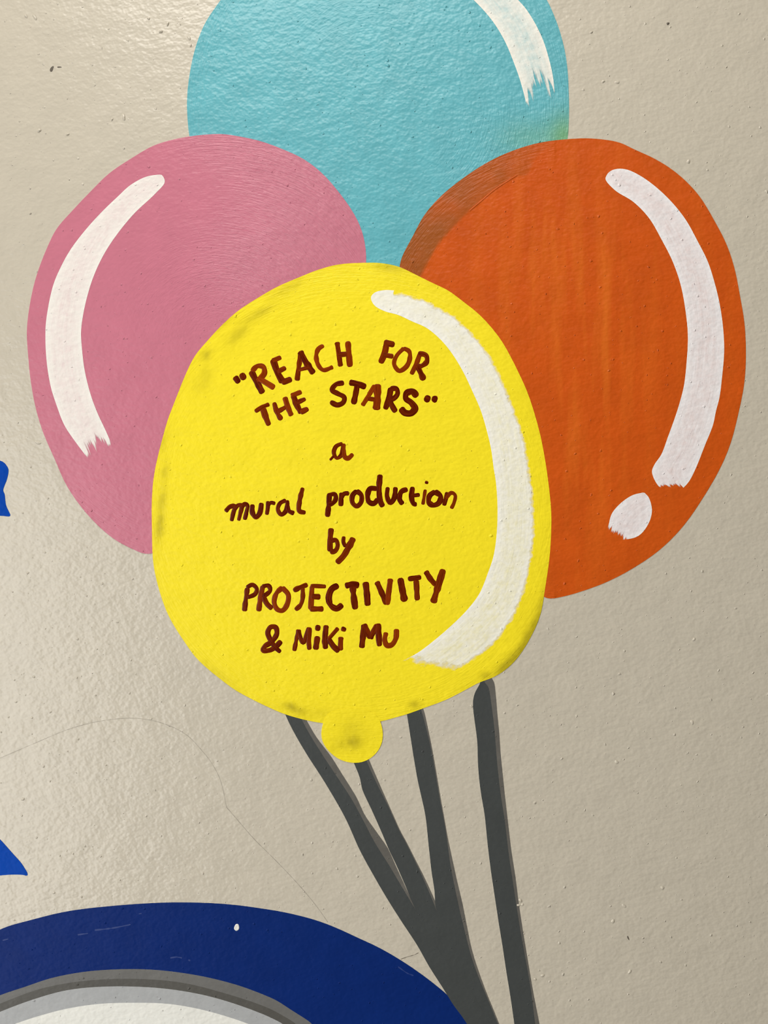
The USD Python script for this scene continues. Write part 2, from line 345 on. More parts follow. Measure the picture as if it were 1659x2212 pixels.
KNOT = [(827.6, 1587), (821.6, 1614), (803.5, 1635.7), (781.8, 1646.5), (760, 1647.7), (733.6, 1640.5), (714, 1626), (698.6, 1606.7), (693.3, 1585), (698, 1562), (703, 1546), (730, 1532), (790, 1532), (815, 1546), (822, 1558.5)]
S1 = dict(left=[(612, 1530), (616.7, 1544), (634.7, 1581), (663.7, 1630.8), (695, 1679), (724, 1727), (748, 1770.7), (777, 1835.6), (810, 1896), (840, 1947), (870.6, 1995), (900.7, 2040.6), (928, 2089), (955, 2131), (979, 2170), (997, 2194), (1009, 2212), (1070, 2310)],
          dark=[(640, 1530), (651.6, 1553.7), (666, 1581), (695, 1628), (728.8, 1679), (760, 1727), (783, 1769), (810, 1820.6), (840.4, 1868.8), (870.6, 1920), (897.7, 1965), (940, 2035), (990, 2110), (1045, 2200), (1110, 2310)],
          pale=[(650, 1535), (662.5, 1557), (683, 1592), (714, 1633), (738.4, 1671.8), (769.8, 1722.5), (788, 1761), (813, 1797), (837.4, 1832.6), (854, 1868.8), (870.6, 1905), (884, 1935), (900, 1968), (942, 2035), (992, 2110), (1047, 2200), (1112, 2310)])
S2 = dict(left=[(752, 1620), (765, 1649), (777, 1679), (783, 1706), (801, 1745), (825.3, 1799.5), (840.4, 1835.6), (856, 1868), (873.6, 1908), (897.7, 1965), (930, 2025), (985, 2105), (1040, 2200), (1105, 2310)],
          dark=[(778, 1610), (791.5, 1643), (813, 1691), (837.3, 1739), (863.8, 1797), (873.6, 1814.5), (897.7, 1862.7), (918.8, 1908), (939.9, 1959), (950.4, 1989), (975, 2050), (1010, 2120), (1060, 2210), (1120, 2310)],
          pale=[(784, 1610), (797.5, 1643), (817, 1688), (839, 1738), (865, 1796), (875, 1814), (899.5, 1862), (921.5, 1906), (943.5, 1957), (952, 1989), (976, 2050), (1011, 2120), (1061, 2210), (1121, 2310)])
S3 = dict(left=[(876, 1525), (879.5, 1545), (885.5, 1582.6), (894, 1638), (902.4, 1686), (909, 1715), (919, 1762), (926, 1826.6), (932, 1881), (938.4, 1923), (941, 1959), (950.4, 1989), (972, 2050), (1008, 2120), (1058, 2210), (1118, 2310)],
          dark=[(903, 1515), (910, 1534), (920, 1570.6), (931, 1618.8), (942, 1679), (951.5, 1735), (957, 1762), (964, 1802.5), (973, 1868.8), (983.6, 1923), (994, 1971), (1003, 2007), (1015, 2055.6), (1030, 2101), (1048.4, 2146), (1063.4, 2182), (1075.5, 2212), (1115, 2310)],
          pale=[(906, 1515), (915, 1534), (923.5, 1570.6), (933.5, 1618.8), (944, 1679), (953.5, 1735), (958.5, 1762), (967, 1810), (976, 1852), (987.5, 1905), (999, 1953), (1008, 1999), (1019.5, 2053), (1035, 2102), (1052, 2148), (1066, 2182), (1078, 2212), (1118, 2310)])
S4 = dict(left=[(1040, 1462), (1036, 1478), (1032, 1485), (1025.8, 1497), (1022, 1513), (1022, 1530), (1026.5, 1566), (1031, 1602.5), (1032.3, 1646), (1035, 1682), (1040, 1720), (1046.9, 1760), (1053, 1820.6), (1060.4, 1881), (1069.5, 1941), (1078.5, 2001), (1086, 2046.6), (1093.6, 2097.8), (1099.6, 2134), (1107, 2182), (1111, 2212), (1126, 2310)],
          dark=[(1043, 1462), (1047, 1474), (1054, 1482.5), (1058, 1498), (1063.4, 1537), (1067.8, 1573.6), (1071.4, 1617), (1074.3, 1653), (1080, 1705), (1090.6, 1775), (1099.6, 1850.7), (1108.7, 1911), (1117.7, 1971), (1126.7, 2025.5), (1138.8, 2091.8), (1147, 2140), (1156, 2212), (1172, 2310)],
          pale=[(1056, 1450), (1062.7, 1466.5), (1067, 1474), (1070.7, 1501), (1074.3, 1544.7), (1078, 1581), (1080.8, 1624), (1085, 1667.6), (1090, 1715), (1097, 1775), (1104, 1835.6), (1113, 1893), (1119, 1941), (1126.7, 1995), (1138.8, 2067.7), (1150.9, 2140), (1165, 2212), (1182, 2310)])
DISC_OUT = [(-300, 2457), (-262, 2290), (-190, 2180), (-100, 2072), (0, 2007.8), (65, 1988), (144.7, 1968.7), (253, 1956), (361.7, 1949.5), (434, 1950), (500, 1954), (560, 1961.8), (614.5, 1970.8), (680.8, 1987.4), (729, 2005.5), (771, 2025), (816.5, 2046), (861.7, 2071.8), (906.9, 2102), (946, 2132), (973, 2156), (988, 2177), (1000, 2197), (1040, 2262), (1085, 2360), (1100, 2457), (1050, 2660), (900, 2810), (680, 2920), (400, 2965), (120, 2920), (-100, 2810), (-250, 2660)]
def inner(top, sx, yb):
    """Continues an arc that leaves the photograph at its foot into a whole ring (below the frame)."""
    L0, R0 = top[0], top[-1]
    w, cx = (R0[0] - L0[0]) / 2, (R0[0] + L0[0]) / 2
    b = [(R0[0] + 55 * sx, R0[1] + 100), (R0[0] + 80 * sx, R0[1] + 240), (cx + w * 0.8, yb - 130), (cx, yb), (cx - w * 0.8, yb - 130), (L0[0] - 80 * sx, L0[1] + 240), (L0[0] - 55 * sx, L0[1] + 100)]
    return top + b
DISC_MID = inner([(-110, 2212), (-60, 2178), (0, 2149.5), (54, 2131.5), (108.5, 2113), (180.8, 2099), (253, 2093.5), (325.5, 2094), (390.6, 2100.7), (452, 2111.6), (513.6, 2127.8), (564, 2146), (600, 2162), (620.6, 2175.8), (650.7, 2195), (675, 2212)], 1.0, 2820)
DISC_DARK = inner([(-95, 2218), (-50, 2192), (0, 2168), (90, 2135), (181, 2118.8), (282, 2114), (390.6, 2122), (488, 2146), (578.7, 2176.7), (615, 2196), (642, 2214)], 1.0, 2800)
DISC_LIGHT = inner([(-60, 2214), (0, 2185.7), (72, 2158.6), (144.7, 2138.7), (231.5, 2130.7), (343.6, 2134), (434, 2147.7), (506, 2167.6), (578.7, 2194.8), (600, 2205.6), (614, 2213)], 1.0, 2785)
DISC_WHITE = inner([(-10, 2231), (32.5, 2211.8), (72, 2198), (144.7, 2178.5), (217, 2168), (289, 2165.8), (361.7, 2168), (426.8, 2178.5), (488, 2194.8), (535, 2211), (560, 2222)], 1.0, 2760)
BLUE_A = [(0, 995), (9, 999.7), (16.7, 1009.7), (18.5, 1016), (17, 1027.8), (13.6, 1040), (9, 1051), (7, 1060), (10, 1067.5), (11.8, 1083.8), (13.6, 1093), (18, 1103), (22.6, 1113.4), (20.8, 1115.5), (9, 1114.6), (0, 1114), (-60, 1112), (-110, 1100), (-125, 1050), (-95, 1005), (-45, 988)]
BLUE_B = [(0, 1813), (16, 1830.5), (27, 1843), (36, 1853), (45, 1863), (54, 1876.6), (59.7, 1887.4), (59, 1891.5), (50.6, 1889.7), (31.6, 1889), (13.6, 1889.7), (0, 1891), (-60, 1895), (-120, 1880), (-130, 1830), (-90, 1780), (-40, 1778)]

def strip(a, b):
    a, b = catmull(a, 6), catmull(b, 6)
    return Polygon(np.vstack([a, b[::-1]])).buffer(0)

yellow = poly(YELLOW); knot = poly(KNOT)
yb = yellow.union(knot)
pink = poly(PINK).difference(yb)
orange = poly(ORANGE).difference(yb)
teal = poly(TEAL).difference(unary_union([poly(PINK), poly(ORANGE), yb]))
st = [(strip(d['left'], d['dark']), strip(d['left'], d['pale'])) for d in (S1, S2, S3, S4)]
whole3, whole2, whole1, whole4 = st[2][1], st[1][1], st[0][1], st[3][1]
big = unary_union([whole1, whole2, whole3, whole4])
disc = poly(DISC_OUT).difference(big)
mid, dark, light, white = (poly(x) for x in (DISC_MID, DISC_DARK, DISC_LIGHT, DISC_WHITE))

T = 0.00015                                            # thickness of a coat
# ------------------------------------------------------------------ balloons
def edge_distance(pg, px):
    b = pg.exterior
    return shapely.distance(b, shapely.points(px))

# turquoise
t = thing('painted_balloon', 'turquoise painted balloon at the top, behind the pink and orange ones', 'balloon', (816, 570))
v, f, px = slab(teal, T, 7)
stain = 0.75 * blob(px, 1222, 296, 34, 52, 0) + 0.35 * blob(px, 1150, 300, 70, 40, 0)
br = np.clip(1.2 - edge_distance(poly(TEAL), px) / 60, 0, 1) + 1.1 * blob(px, 1100, 330, 160, 110, -30) + 0.8 * blob(px, 760, 20, 150, 60, -20)
put(t, 'coat', v, f, 'turquoise_paint', prim={'stain': np.clip(stain, 0, 1), 'brush': np.clip(br, 0, 1)})
TEAL_T = t

# pink
t = PINK_T = thing('painted_balloon', 'pink painted balloon on the left with a white curved highlight', 'balloon', (328, 1196))
v, f, px = slab(pink, T * 1.5, 7)
br = 1.0 * blob(px, 660, 400, 150, 110, 25) + 0.9 * blob(px, 560, 330, 190, 45, 10) + 0.9 * blob(px, 620, 540, 190, 75, -10) + 0.3 * blob(px, 470, 620, 200, 160, 0) + 0.4 * blob(px, 230, 1130, 90, 60, 40)
put(t, 'coat', v, f, 'pink_paint', prim={'brush': np.clip(br, 0, 1)})

# orange
t = ORANGE_T = thing('painted_balloon', 'orange painted balloon on the right with a white dot under its highlight', 'balloon', (1182, 1293))
v, f, px = slab(orange, T * 1.5, 5)
band_in = [(1190, 312), (1155, 345), (1137, 379), (1115.8, 381), (1066, 412.6), (1020.8, 450), (981.7, 488), (945.5, 530), (918.4, 578), (900, 612)]
band = Polygon(np.vstack([catmull(band_in, 4), [(840, 600), (840, 500), (940, 380), (1080, 300), (1190, 280)]])).buffer(0)
sd = np.where(shapely.contains_xy(band, px[:, 0], px[:, 1]), 1, -1) * shapely.distance(band.exterior, shapely.points(px))
fade = np.clip((1215 - px[:, 0]) / 130, 0, 1)
stain = np.clip(0.5 + sd / 5, 0, 1) * fade * (0.62 + 0.4 * np.clip(pxnoise(px, 50, 3) * 2 - 0.5, 0, 1)) * (0.7 + 0.3 * np.clip((px[:, 1] - 330) / 150, 0, 1))
ed = edge_distance(poly(ORANGE), px)
stk = 0.15 + 0.8 * blob(px, 1280, 900, 90, 260) + 0.9 * blob(px, 1230, 600, 170, 200)
put(t, 'coat', v, f, 'orange_paint', prim={'stain': np.clip(stain * 0.95, 0, 1), 'brush': np.clip(1.0 - ed / 70, 0, 1) * (px[:, 0] < 1200) + 0.15, 'streak': np.clip(stk, 0, 1)})

# yellow, with its knot
t = YELLOW_T = thing('painted_balloon', 'yellow painted balloon in the middle with brush lettering on it', 'balloon', (760, 1648))
def yellow_stain(px):
    s = 0.0
    ed = edge_distance(yellow, px)
    for x, y, rx, ry, a, k in ((346, 1140, 9, 32, 4, .55), (350, 1085, 9, 38, 6, .45), (356, 1020, 8, 24, 8, .35), (352, 960, 10, 30, 12, .2), (445, 768, 16, 10, -40, .45), (515, 722, 30, 12, -40, .4), (560, 678, 40, 9, -30, .38), (478, 700, 26, 7, -42, .4), (440, 820, 28, 16, -60, .3), (620, 625, 40, 8, -25, .3),
                              (640, 1533, 26, 9, 18, .55), (625, 1523, 14, 6, 10, .4), (895, 1522, 13, 8, -5, .6), (1048, 1459, 12, 8, -30, .5), (840, 577, 34, 9, 6, .5), (700, 1540, 30, 10, 0, .2), (1100, 1432, 60, 10, -42, .55), (1145, 1370, 40, 9, -60, .4), (1172, 1290, 34, 7, -80, .25), (470, 1455, 40, 8, 38, .2)):
        s = s + k * blob(px, x, y, rx, ry, a)
    s = s + 0.16 * np.exp(-ed / 9.0) * pxnoise(px, 30, 5)
    low = np.exp(-np.clip(ed - 6, 0, None) / 9.0) * np.clip((px[:, 1] - 1270) / 70, 0, 1) * np.clip((px[:, 0] - 1060) / 25, 0, 1)
    s = s + 0.55 * low * np.clip((1475 - px[:, 1]) / 40, 0, 1)
    return np.clip(s * (0.45 + 1.1 * pxnoise(px, 14, 8)), 0, 0.85)
v, f, px = slab(yellow.difference(knot), T * 2, 5)
ed = edge_distance(yellow, px)
ang = np.degrees(np.arctan2(1090 - px[:, 1], px[:, 0] - 770))
br = np.exp(-(ed / 70) ** 2) * np.where(px[:, 1] < 700, 1.0, np.where(px[:, 1] > 1400, 0.8, 0.35)) + 0.12
put(t, 'coat', v, f, 'yellow_paint', prim={'stain': yellow_stain(px), 'brush': np.clip(br, 0, 1)})
v, f, px = slab(knot, T * 2.6, 4)
ks = 0.6 * blob(px, 762, 1604, 20, 15) + 0.25 * blob(px, 762, 1575, 26, 26) + 0.2 * blob(px, 728, 1610, 24, 20)
put(t, 'knot', v, f, 'yellow_paint', prim={'stain': np.clip(ks * (0.55 + 0.9 * pxnoise(px, 9, 4)), 0, .8), 'brush': np.full(len(px), 0.55)}, label='round knot under the yellow balloon')

# ------------------------------------------------------------------ white highlights, brushed from edge to edge
def highlight(parent, inner, outer, mat, depth, fray_end=0.0, feather=0.0, feather_from=0.0, name='highlight', label=None, fray_edges=0.5, step=4.0, feather_in=0.0, end_feather=0.0, thin_grow=0.0):
    a, b = catmull(inner, 3), catmull(outer, 3)
    n = int(max(len(a), len(b)) * 3 / step) + 2
    a, b = resample(a, n), resample(b, n)
    M = 12
    u = np.linspace(0, 1, M + 1)
    P = a[:, None, :] * (1 - u)[None, :, None] + b[:, None, :] * u[None, :, None]
    w = np.linalg.norm(b - a, axis=1)
    c = (a + b) / 2
    s = np.r_[0, np.cumsum(np.linalg.norm(np.diff(c, axis=0), axis=1))]
    U, Sg = np.meshgrid(u, s)
    W = np.broadcast_to(w[:, None], U.shape)
    wm = np.median(w)
    uv = np.stack([(U * W) / 4.0, Sg / 4.0], -1)
    mid_ = (1 - np.abs(2 * U - 1) ** 2.5) * (1 + thin_grow * (2 * Sg / s[-1] - 0.9))
    fray = np.full(U.shape, 1.3)
    if fray_end:
        fray = np.minimum(fray, (s[-1] - Sg) / fray_end + fray_edges * (np.abs(2 * U - 1) ** 2 - 0.3) * np.clip((s[-1] - Sg) / fray_end * 3, 0, 1))
    fe = np.full(U.shape, 1.6)
    if feather:
        fe = np.minimum(fe, np.where(Sg / s[-1] > feather_from, (1 - U) * W / feather, 1.6))
    if end_feather:                                  # the end fades in blots, longest along the inner edge
        fe = np.minimum(fe, (s[-1] - Sg) / end_feather - 0.55 * np.clip(U, 0, 1) ** 1.5 + 0.15)
    if feather_in:
        fe = np.minimum(fe, U * W / feather_in)
    N = n * (M + 1)
    idx = np.arange(N).reshape(n, M + 1)
    q = np.stack([idx[:-1, :-1], idx[:-1, 1:], idx[1:, 1:], idx[1:, :-1]], -1).reshape(-1, 4)
    V = wall_pt(P.reshape(-1, 2), -depth)
    F = np.vstack([q[:, [0, 1, 2]], q[:, [0, 2, 3]]])
    nrm = np.cross(V[F[:, 1]] - V[F[:, 0]], V[F[:, 2]] - V[F[:, 0]])
    F = np.where((nrm[:, 1] > 0)[:, None], F[:, ::-1], F)
    put(parent, name, V, F, mat, uv=uv.reshape(-1, 2), prim={'mid': mid_.ravel(), 'fray': fray.ravel(), 'feather': fe.ravel()}, label=label)

highlight(TEAL_T, [(880, -92), (950, -60), (1000, -24), (1022.8, 0), (1045, 23), (1068, 51.7), (1091, 90.7), (1108, 131), (1121, 166.7), (1131.4, 202.5), (1140, 240)],
          [(884, -150), (960, -122), (1050, -68), (1092, -32), (1118.8, 0), (1135.6, 19), (1156.8, 52.7), (1173.6, 88.6), (1186, 128.7), (1194.7, 168.8), (1199, 218)], 'white_over_turquoise', T + 0.00006, fray_end=75, label='white brushed highlight with a frayed lower end', fray_edges=0.75)
highlight(PINK_T, [(350, 378.5), (354, 384), (356, 394.5), (334.5, 419.8), (291, 460.8), (255, 504), (226, 547.6), (204, 593.4), (189.8, 636.8), (180, 680), (175.5, 717), (178, 759.6), (184, 804), (196.7, 854), (211.6, 893.8), (229, 931), (246, 970)],
          [(349, 378), (344, 377.6), (315, 382.5), (281.5, 400.6), (255, 424.7), (218.8, 459.6), (185, 497), (153.7, 538), (132, 576.6), (115, 617.5), (101.8, 680), (98.5, 717), (101, 779.4), (109.7, 834), (122, 874), (139.5, 918.7), (164.4, 956), (196, 998)], 'white_over_pink', T * 1.5 + 0.00006, fray_end=48, label='white brushed highlight with a frayed lower end', fray_edges=0.5)
highlight(ORANGE_T, [(1312, 376), (1309, 381), (1307.7, 388), (1328.7, 411.8), (1368, 436.7), (1402, 472), (1428, 516.6), (1452, 563.8), (1470, 616), (1480.7, 674), (1485.5, 726), (1483, 779), (1476.8, 834), (1467.6, 870.6), (1459, 898), (1442.5, 943.8), (1428, 982), (1413.8, 1002.8), (1408, 1017), (1410.6, 1030), (1419, 1046), (1428, 1056)],
          [(1313, 374.5), (1320, 369), (1334, 365), (1354.9, 367), (1381, 379), (1412.6, 401), (1449, 435), (1480.7, 474.7), (1507, 522), (1528, 564), (1541, 603), (1554, 655.6), (1562, 713), (1563.8, 760.5), (1559, 818), (1554, 857.5), (1546, 889), (1539.8, 918), (1522, 963), (1503, 1010.7), (1488, 1040), (1472, 1058)], 'white_over_orange', T * 1.5 + 0.00006, fray_end=14, label='white brushed highlight shaped like an exclamation stroke', fray_edges=0.2)
highlight(ORANGE_T, [(1388, 1064), (1366, 1069.7), (1340.5, 1087), (1321.3, 1109.6), (1314, 1135), (1309, 1150)],
          [(1392, 1064.5), (1401, 1074.5), (1408, 1103), (1400, 1132), (1378, 1158), (1335, 1168)], 'white_over_orange', T * 1.5 + 0.00006, fray_end=22, name='highlight_dot', label='white brushed dot below the long highlight', fray_edges=0.1)
highlight(YELLOW_T, [(801.2, 644), (802.5, 650), (810, 661), (830.6, 672.4), (861, 681), (888.9, 694), (921.8, 709), (952, 734.4), (975, 762), (1000, 802.8), (1020.5, 845.8), (1038, 886), (1051, 929), (1061, 972.4), (1066, 1010), (1071, 1041.6), (1074.5, 1097), (1072.5, 1155), (1065.6, 1202), (1054.5, 1235.7), (1035, 1282.8), (1007.4, 1319), (974, 1352), (935, 1385.4), (902, 1410), (870, 1427)],
          [(801.2, 643), (802, 640), (810, 632), (830.6, 627), (861, 629), (890, 634), (924, 647.6), (959, 666), (985, 681), (1010, 704), (1036, 732), (1064, 770), (1082, 804), (1102, 850), (1117, 888), (1132, 933), (1143, 974), (1148, 1015), (1153, 1040), (1157, 1083), (1159, 1124.8), (1157, 1172), (1150, 1222), (1139, 1270), (1124, 1315), (1097, 1358), (1075, 1389), (1045, 1412), (1007, 1440), (960, 1462)], 'white_over_yellow', T * 2 + 0.00006, end_feather=46, feather=15, thin_grow=0.5, feather_from=0.04, label='long white highlight along the right side, soft on its outer edge', fray_edges=-0.1)

# a raised edge of paint left by the brush across the orange balloon
def bead(parent, name, path, width, height, mat, depth, label=None, tone=None, tseed=0, v0=0.0, cap=True):
    path = np.asarray(path, float)
    if cap:                                            # the brush's round tip reaches past the first and last point
        e0 = path[0] - path[1]; e1 = path[-1] - path[-2]
        path = path.copy(); path[0] += e0 / max(np.linalg.norm(e0), 1e-6) * width * 0.16; path[-1] += e1 / max(np.linalg.norm(e1), 1e-6) * width * 0.16
    c = catmull(path, 1.6)
    s = np.r_[0, np.cumsum(np.linalg.norm(np.diff(c, axis=0), axis=1))]
    n = max(5, int(s[-1] / 1.8) + 2)
    c = resample(c, n); s = np.linspace(0, s[-1], n)
    tg = np.gradient(c, axis=0); tg /= np.maximum(np.linalg.norm(tg, axis=1, keepdims=True), 1e-9)
    nm = np.stack([-tg[:, 1], tg[:, 0]], 1)
    r = width / 2
    wob = 1 + 0.16 * (noise(np.stack([s / 9.0, np.full(n, tseed * 3.7), np.zeros(n)], 1)) - 0.5) * 2
    e = np.minimum(s, s[-1] - s)
    capw = np.sqrt(np.clip(1 - np.clip(1 - (e + 0.6) / (0.75 * r + 0.6), 0, 1) ** 2, 0, 1)) if cap else 1.0
    w = r * wob * np.maximum(capw, 0.25)
    rows = np.array([-1, -0.8, -0.4, 0, 0.4, 0.8, 1.0]); hh = np.array([0, 0.62, 0.95, 0.85, 1.0, 0.66, 0]) * height
    K = len(rows)
    P = c[:, None, :] + nm[:, None, :] * (w[:, None] * rows[None, :])[..., None]
    D = depth + hh[None, :] * np.maximum(np.minimum(capw, 1), 0.25)[:, None] if cap else np.broadcast_to(depth + hh, (n, K))
    D = D.copy()
    D[0, :] = D[-1, :] = depth
    V = wall_pt(P.reshape(-1, 2), 0); V[:, 1] = -D.ravel()
    idx = np.arange(n * K).reshape(n, K)
    q = np.stack([idx[:-1, :-1], idx[:-1, 1:], idx[1:, 1:], idx[1:, :-1]], -1).reshape(-1, 4)
    F = np.vstack([q[:, [0, 1, 2]], q[:, [0, 2, 3]]])
    nr = np.cross(V[F[:, 1]] - V[F[:, 0]], V[F[:, 2]] - V[F[:, 0]])
    if nr[:, 1].sum() > 0:
        F = F[:, ::-1]
    uv = np.stack(np.broadcast_arrays(rows[None, :] * w[:, None] / 2.6 + tseed * 17.3, (s / 34.0)[:, None] + tseed * 5.1), -1).reshape(-1, 2)
    if parent is None:
        return V, F, uv
    put(parent, name, V, F, mat, smooth=True, prim={k: np.full(len(V), x) for k, x in (('stain', 0.2), ('brush', 0.0), ('streak', 0.0))}, label=label)

bead(ORANGE_T, 'paint_ridge', [(1117, 379), (1094, 393), (1066, 412), (1040, 434), (1014, 456)], 3.2, 0.00022, 'orange_paint', T * 1.5, label='raised brush edge across the orange coat')

# ------------------------------------------------------------------ lettering: every letter is brush strokes laid one over another
def row(ox, oy, letters, scale=2.765, seed=0):
    for i, strokes in enumerate(letters):
        Vs, Fs, UV, TN, off = [], [], [], [], 0
        for j, (w, tone, pts) in enumerate(strokes):
            path = [(ox + x / scale, oy + y / scale) for x, y in pts]
            if len(path) == 2 and math.dist(path[0], path[1]) * scale < 30:   # a dot: as long as it is broad
                d = np.subtract(path[1], path[0]); L_ = np.linalg.norm(d); m_ = np.add(path[0], path[1]) / 2; d = d / L_
                half = (w / scale) * 0.30 + L_ * 0.35
                path = [tuple(m_ - d * half), tuple(m_), tuple(m_ + d * half)]
            V, F, uv = bead(None, '', path, 1.08 * w / scale, 0.00014 + 0.00003 * j, '', T * 2 - 0.00001, tseed=seed + i * 1.31 + j * 0.47)
            Vs.append(V); Fs.append(F + off); UV.append(uv); TN.append(np.full(len(V), tone)); off += len(V)
        put(YELLOW_T, 'letter', np.vstack(Vs), np.vstack(Fs), 'red_brown_paint', smooth=True, uv=np.vstack(UV), prim={'tone': np.concatenate(TN)})

A = [  # first two lines of the quotation; tone 0 dark .. 1 orange-brown
 [(37, .12, [(304, 325), (315, 341)])], [(35, .2, [(341, 306), (349, 322)])],
 [(36, .15, [(396, 285), (430, 350), (462, 410)]), (30, .55, [(400, 282), (432, 252), (466, 256), (474, 292), (452, 322), (428, 338)]), (34, .7, [(440, 325), (490, 355), (530, 380)])],
 [(38, .15, [(526, 215), (552, 290), (582, 345)]), (28, .45, [(522, 220), (570, 200)]), (28, .35, [(555, 285), (598, 262)]), (34, .2, [(580, 350), (632, 330)])],
 [(28, .3, [(692, 165), (680, 250), (669, 335)]), (38, .15, [(688, 168), (725, 235), (765, 292)]), (22, .35, [(678, 275), (742, 258)])],
 [(26, .6, [(825, 130), (796, 150), (783, 190), (795, 245), (825, 275), (880, 258)])],
 [(30, .3, [(908, 112), (918, 180), (928, 250)]), (28, .3, [(915, 185), (980, 178)]), (32, .5, [(972, 108), (978, 180), (984, 252)])],
 [(36, .35, [(1204, 115), (1190, 180), (1168, 230)]), (34, .2, [(1192, 110), (1246, 124)]), (28, .3, [(1180, 183), (1240, 194)])],
 [(26, .55, [(1305, 146), (1262, 192), (1248, 240), (1278, 280), (1318, 258), (1340, 215), (1338, 165), (1305, 146)])],
 [(26, .5, [(1402, 178), (1380, 240), (1352, 298)]), (30, .25, [(1395, 176), (1438, 188), (1443, 225), (1408, 252), (1380, 252)]), (34, .2, [(1388, 255), (1410, 300), (1424, 332)])],
 [(34, .35, [(465, 505), (483, 560), (500, 602)]), (24, .3, [(420, 522), (460, 497), (500, 480)])],
 [(28, .35, [(532, 472), (550, 530), (574, 570)]), (26, .3, [(552, 525), (612, 490)]), (30, .5, [(596, 440), (615, 500), (634, 545)])],
 [(34, .2, [(646, 428), (670, 490), (692, 528)]), (28, .5, [(636, 428), (692, 406)]), (26, .3, [(668, 470), (716, 448)]), (30, .4, [(690, 527), (732, 507)])],
 [(28, .12, [(945, 352), (900, 362), (878, 395), (910, 415), (950, 438), (945, 468), (910, 484), (870, 466)])],
 [(34, .12, [(1028, 365), (1018, 420), (1006, 475)]), (36, .05, [(985, 350), (1030, 358), (1075, 376)])],
 [(26, .6, [(1130, 368), (1095, 430), (1060, 485)]), (24, .3, [(1090, 445), (1140, 452)]), (40, .45, [(1148, 365), (1148, 440), (1142, 508)])],
 [(36, .15, [(1228, 385), (1216, 450), (1196, 505)]), (28, .15, [(1228, 386), (1262, 388), (1268, 418), (1245, 445), (1215, 455)]), (34, .12, [(1222, 460), (1242, 500), (1256, 522)])],
 [(36, .12, [(1382, 432), (1358, 404), (1322, 415), (1318, 445), (1350, 470), (1372, 505), (1350, 532), (1312, 530), (1290, 505)])],
 [(38, .08, [(1444, 446), (1448, 448)])], [(36, .1, [(1488, 448), (1491, 449)])],
]
row(400, 700, A, seed=1)
B = [
 [(22, .2, [(938, 78), (902, 95), (888, 132), (905, 165), (930, 150), (940, 110), (944, 82)]), (26, .45, [(948, 82), (946, 120), (955, 160), (975, 165), (1000, 142)]), (16, .1, [(866, 176), (888, 152)])],
 [(24, .1, [(243, 482), (268, 456), (296, 452), (286, 500), (278, 538)]), (24, .15, [(290, 478), (318, 446), (338, 448), (330, 495), (320, 535)]), (25, .1, [(332, 470), (355, 440), (372, 448), (366, 490), (356, 530)])],
 [(28, .05, [(402, 445), (402, 490), (422, 518), (445, 495), (456, 436)])],
 [(24, .1, [(494, 425), (494, 460), (488, 500)]), (22, .1, [(492, 462), (510, 432), (536, 436)])],
 [(26, .15, [(600, 418), (567, 435), (554, 472), (575, 502), (602, 480), (612, 430)]), (26, .1, [(610, 420), (618, 478), (648, 494)])],
 [(28, .2, [(702, 345), (684, 420), (682, 480), (716, 490)])],
 [(28, .05, [(862, 378), (857, 450), (850, 512)]), (26, .05, [(858, 388), (892, 380), (900, 408), (880, 435), (855, 442)])],
 [(28, .05, [(932, 375), (930, 448)]), (26, .05, [(932, 402), (950, 378), (976, 376)])],
 [(28, .1, [(1025, 362), (1000, 388), (1000, 432), (1025, 452), (1050, 430), (1052, 386), (1025, 362)])],
 [(30, .05, [(1145, 348), (1105, 348), (1090, 385), (1097, 425), (1125, 436), (1150, 412)]), (32, .12, [(1164, 268), (1158, 350), (1165, 420), (1180, 452)])],
 [(28, .08, [(1210, 342), (1206, 395), (1225, 432), (1248, 405), (1256, 342)])],
 [(28, .05, [(1325, 352), (1292, 365), (1280, 408), (1298, 438)])],
 [(28, .05, [(1358, 340), (1352, 400), (1365, 438), (1380, 440)]), (24, .05, [(1350, 390), (1398, 384)])],
 [(20, .35, [(1434, 355), (1420, 440)]), (20, .1, [(1440, 310), (1444, 311)])],
 [(30, .1, [(1492, 366), (1460, 390), (1455, 428), (1480, 446), (1515, 432), (1525, 392), (1492, 366)])],
 [(26, .1, [(1566, 372), (1556, 410), (1546, 445)]), (22, .4, [(1556, 405), (1590, 372), (1612, 386), (1606, 430), (1590, 464)])],
 [(32, .2, [(872, 588), (866, 650), (865, 718)]), (26, .2, [(866, 662), (900, 655), (911, 688), (897, 718), (868, 726)])],
 [(22, .1, [(948, 635), (945, 665), (958, 692)]), (36, .3, [(1004, 645), (975, 700), (945, 750), (908, 788)])],
]
row(400, 930, B, seed=40)
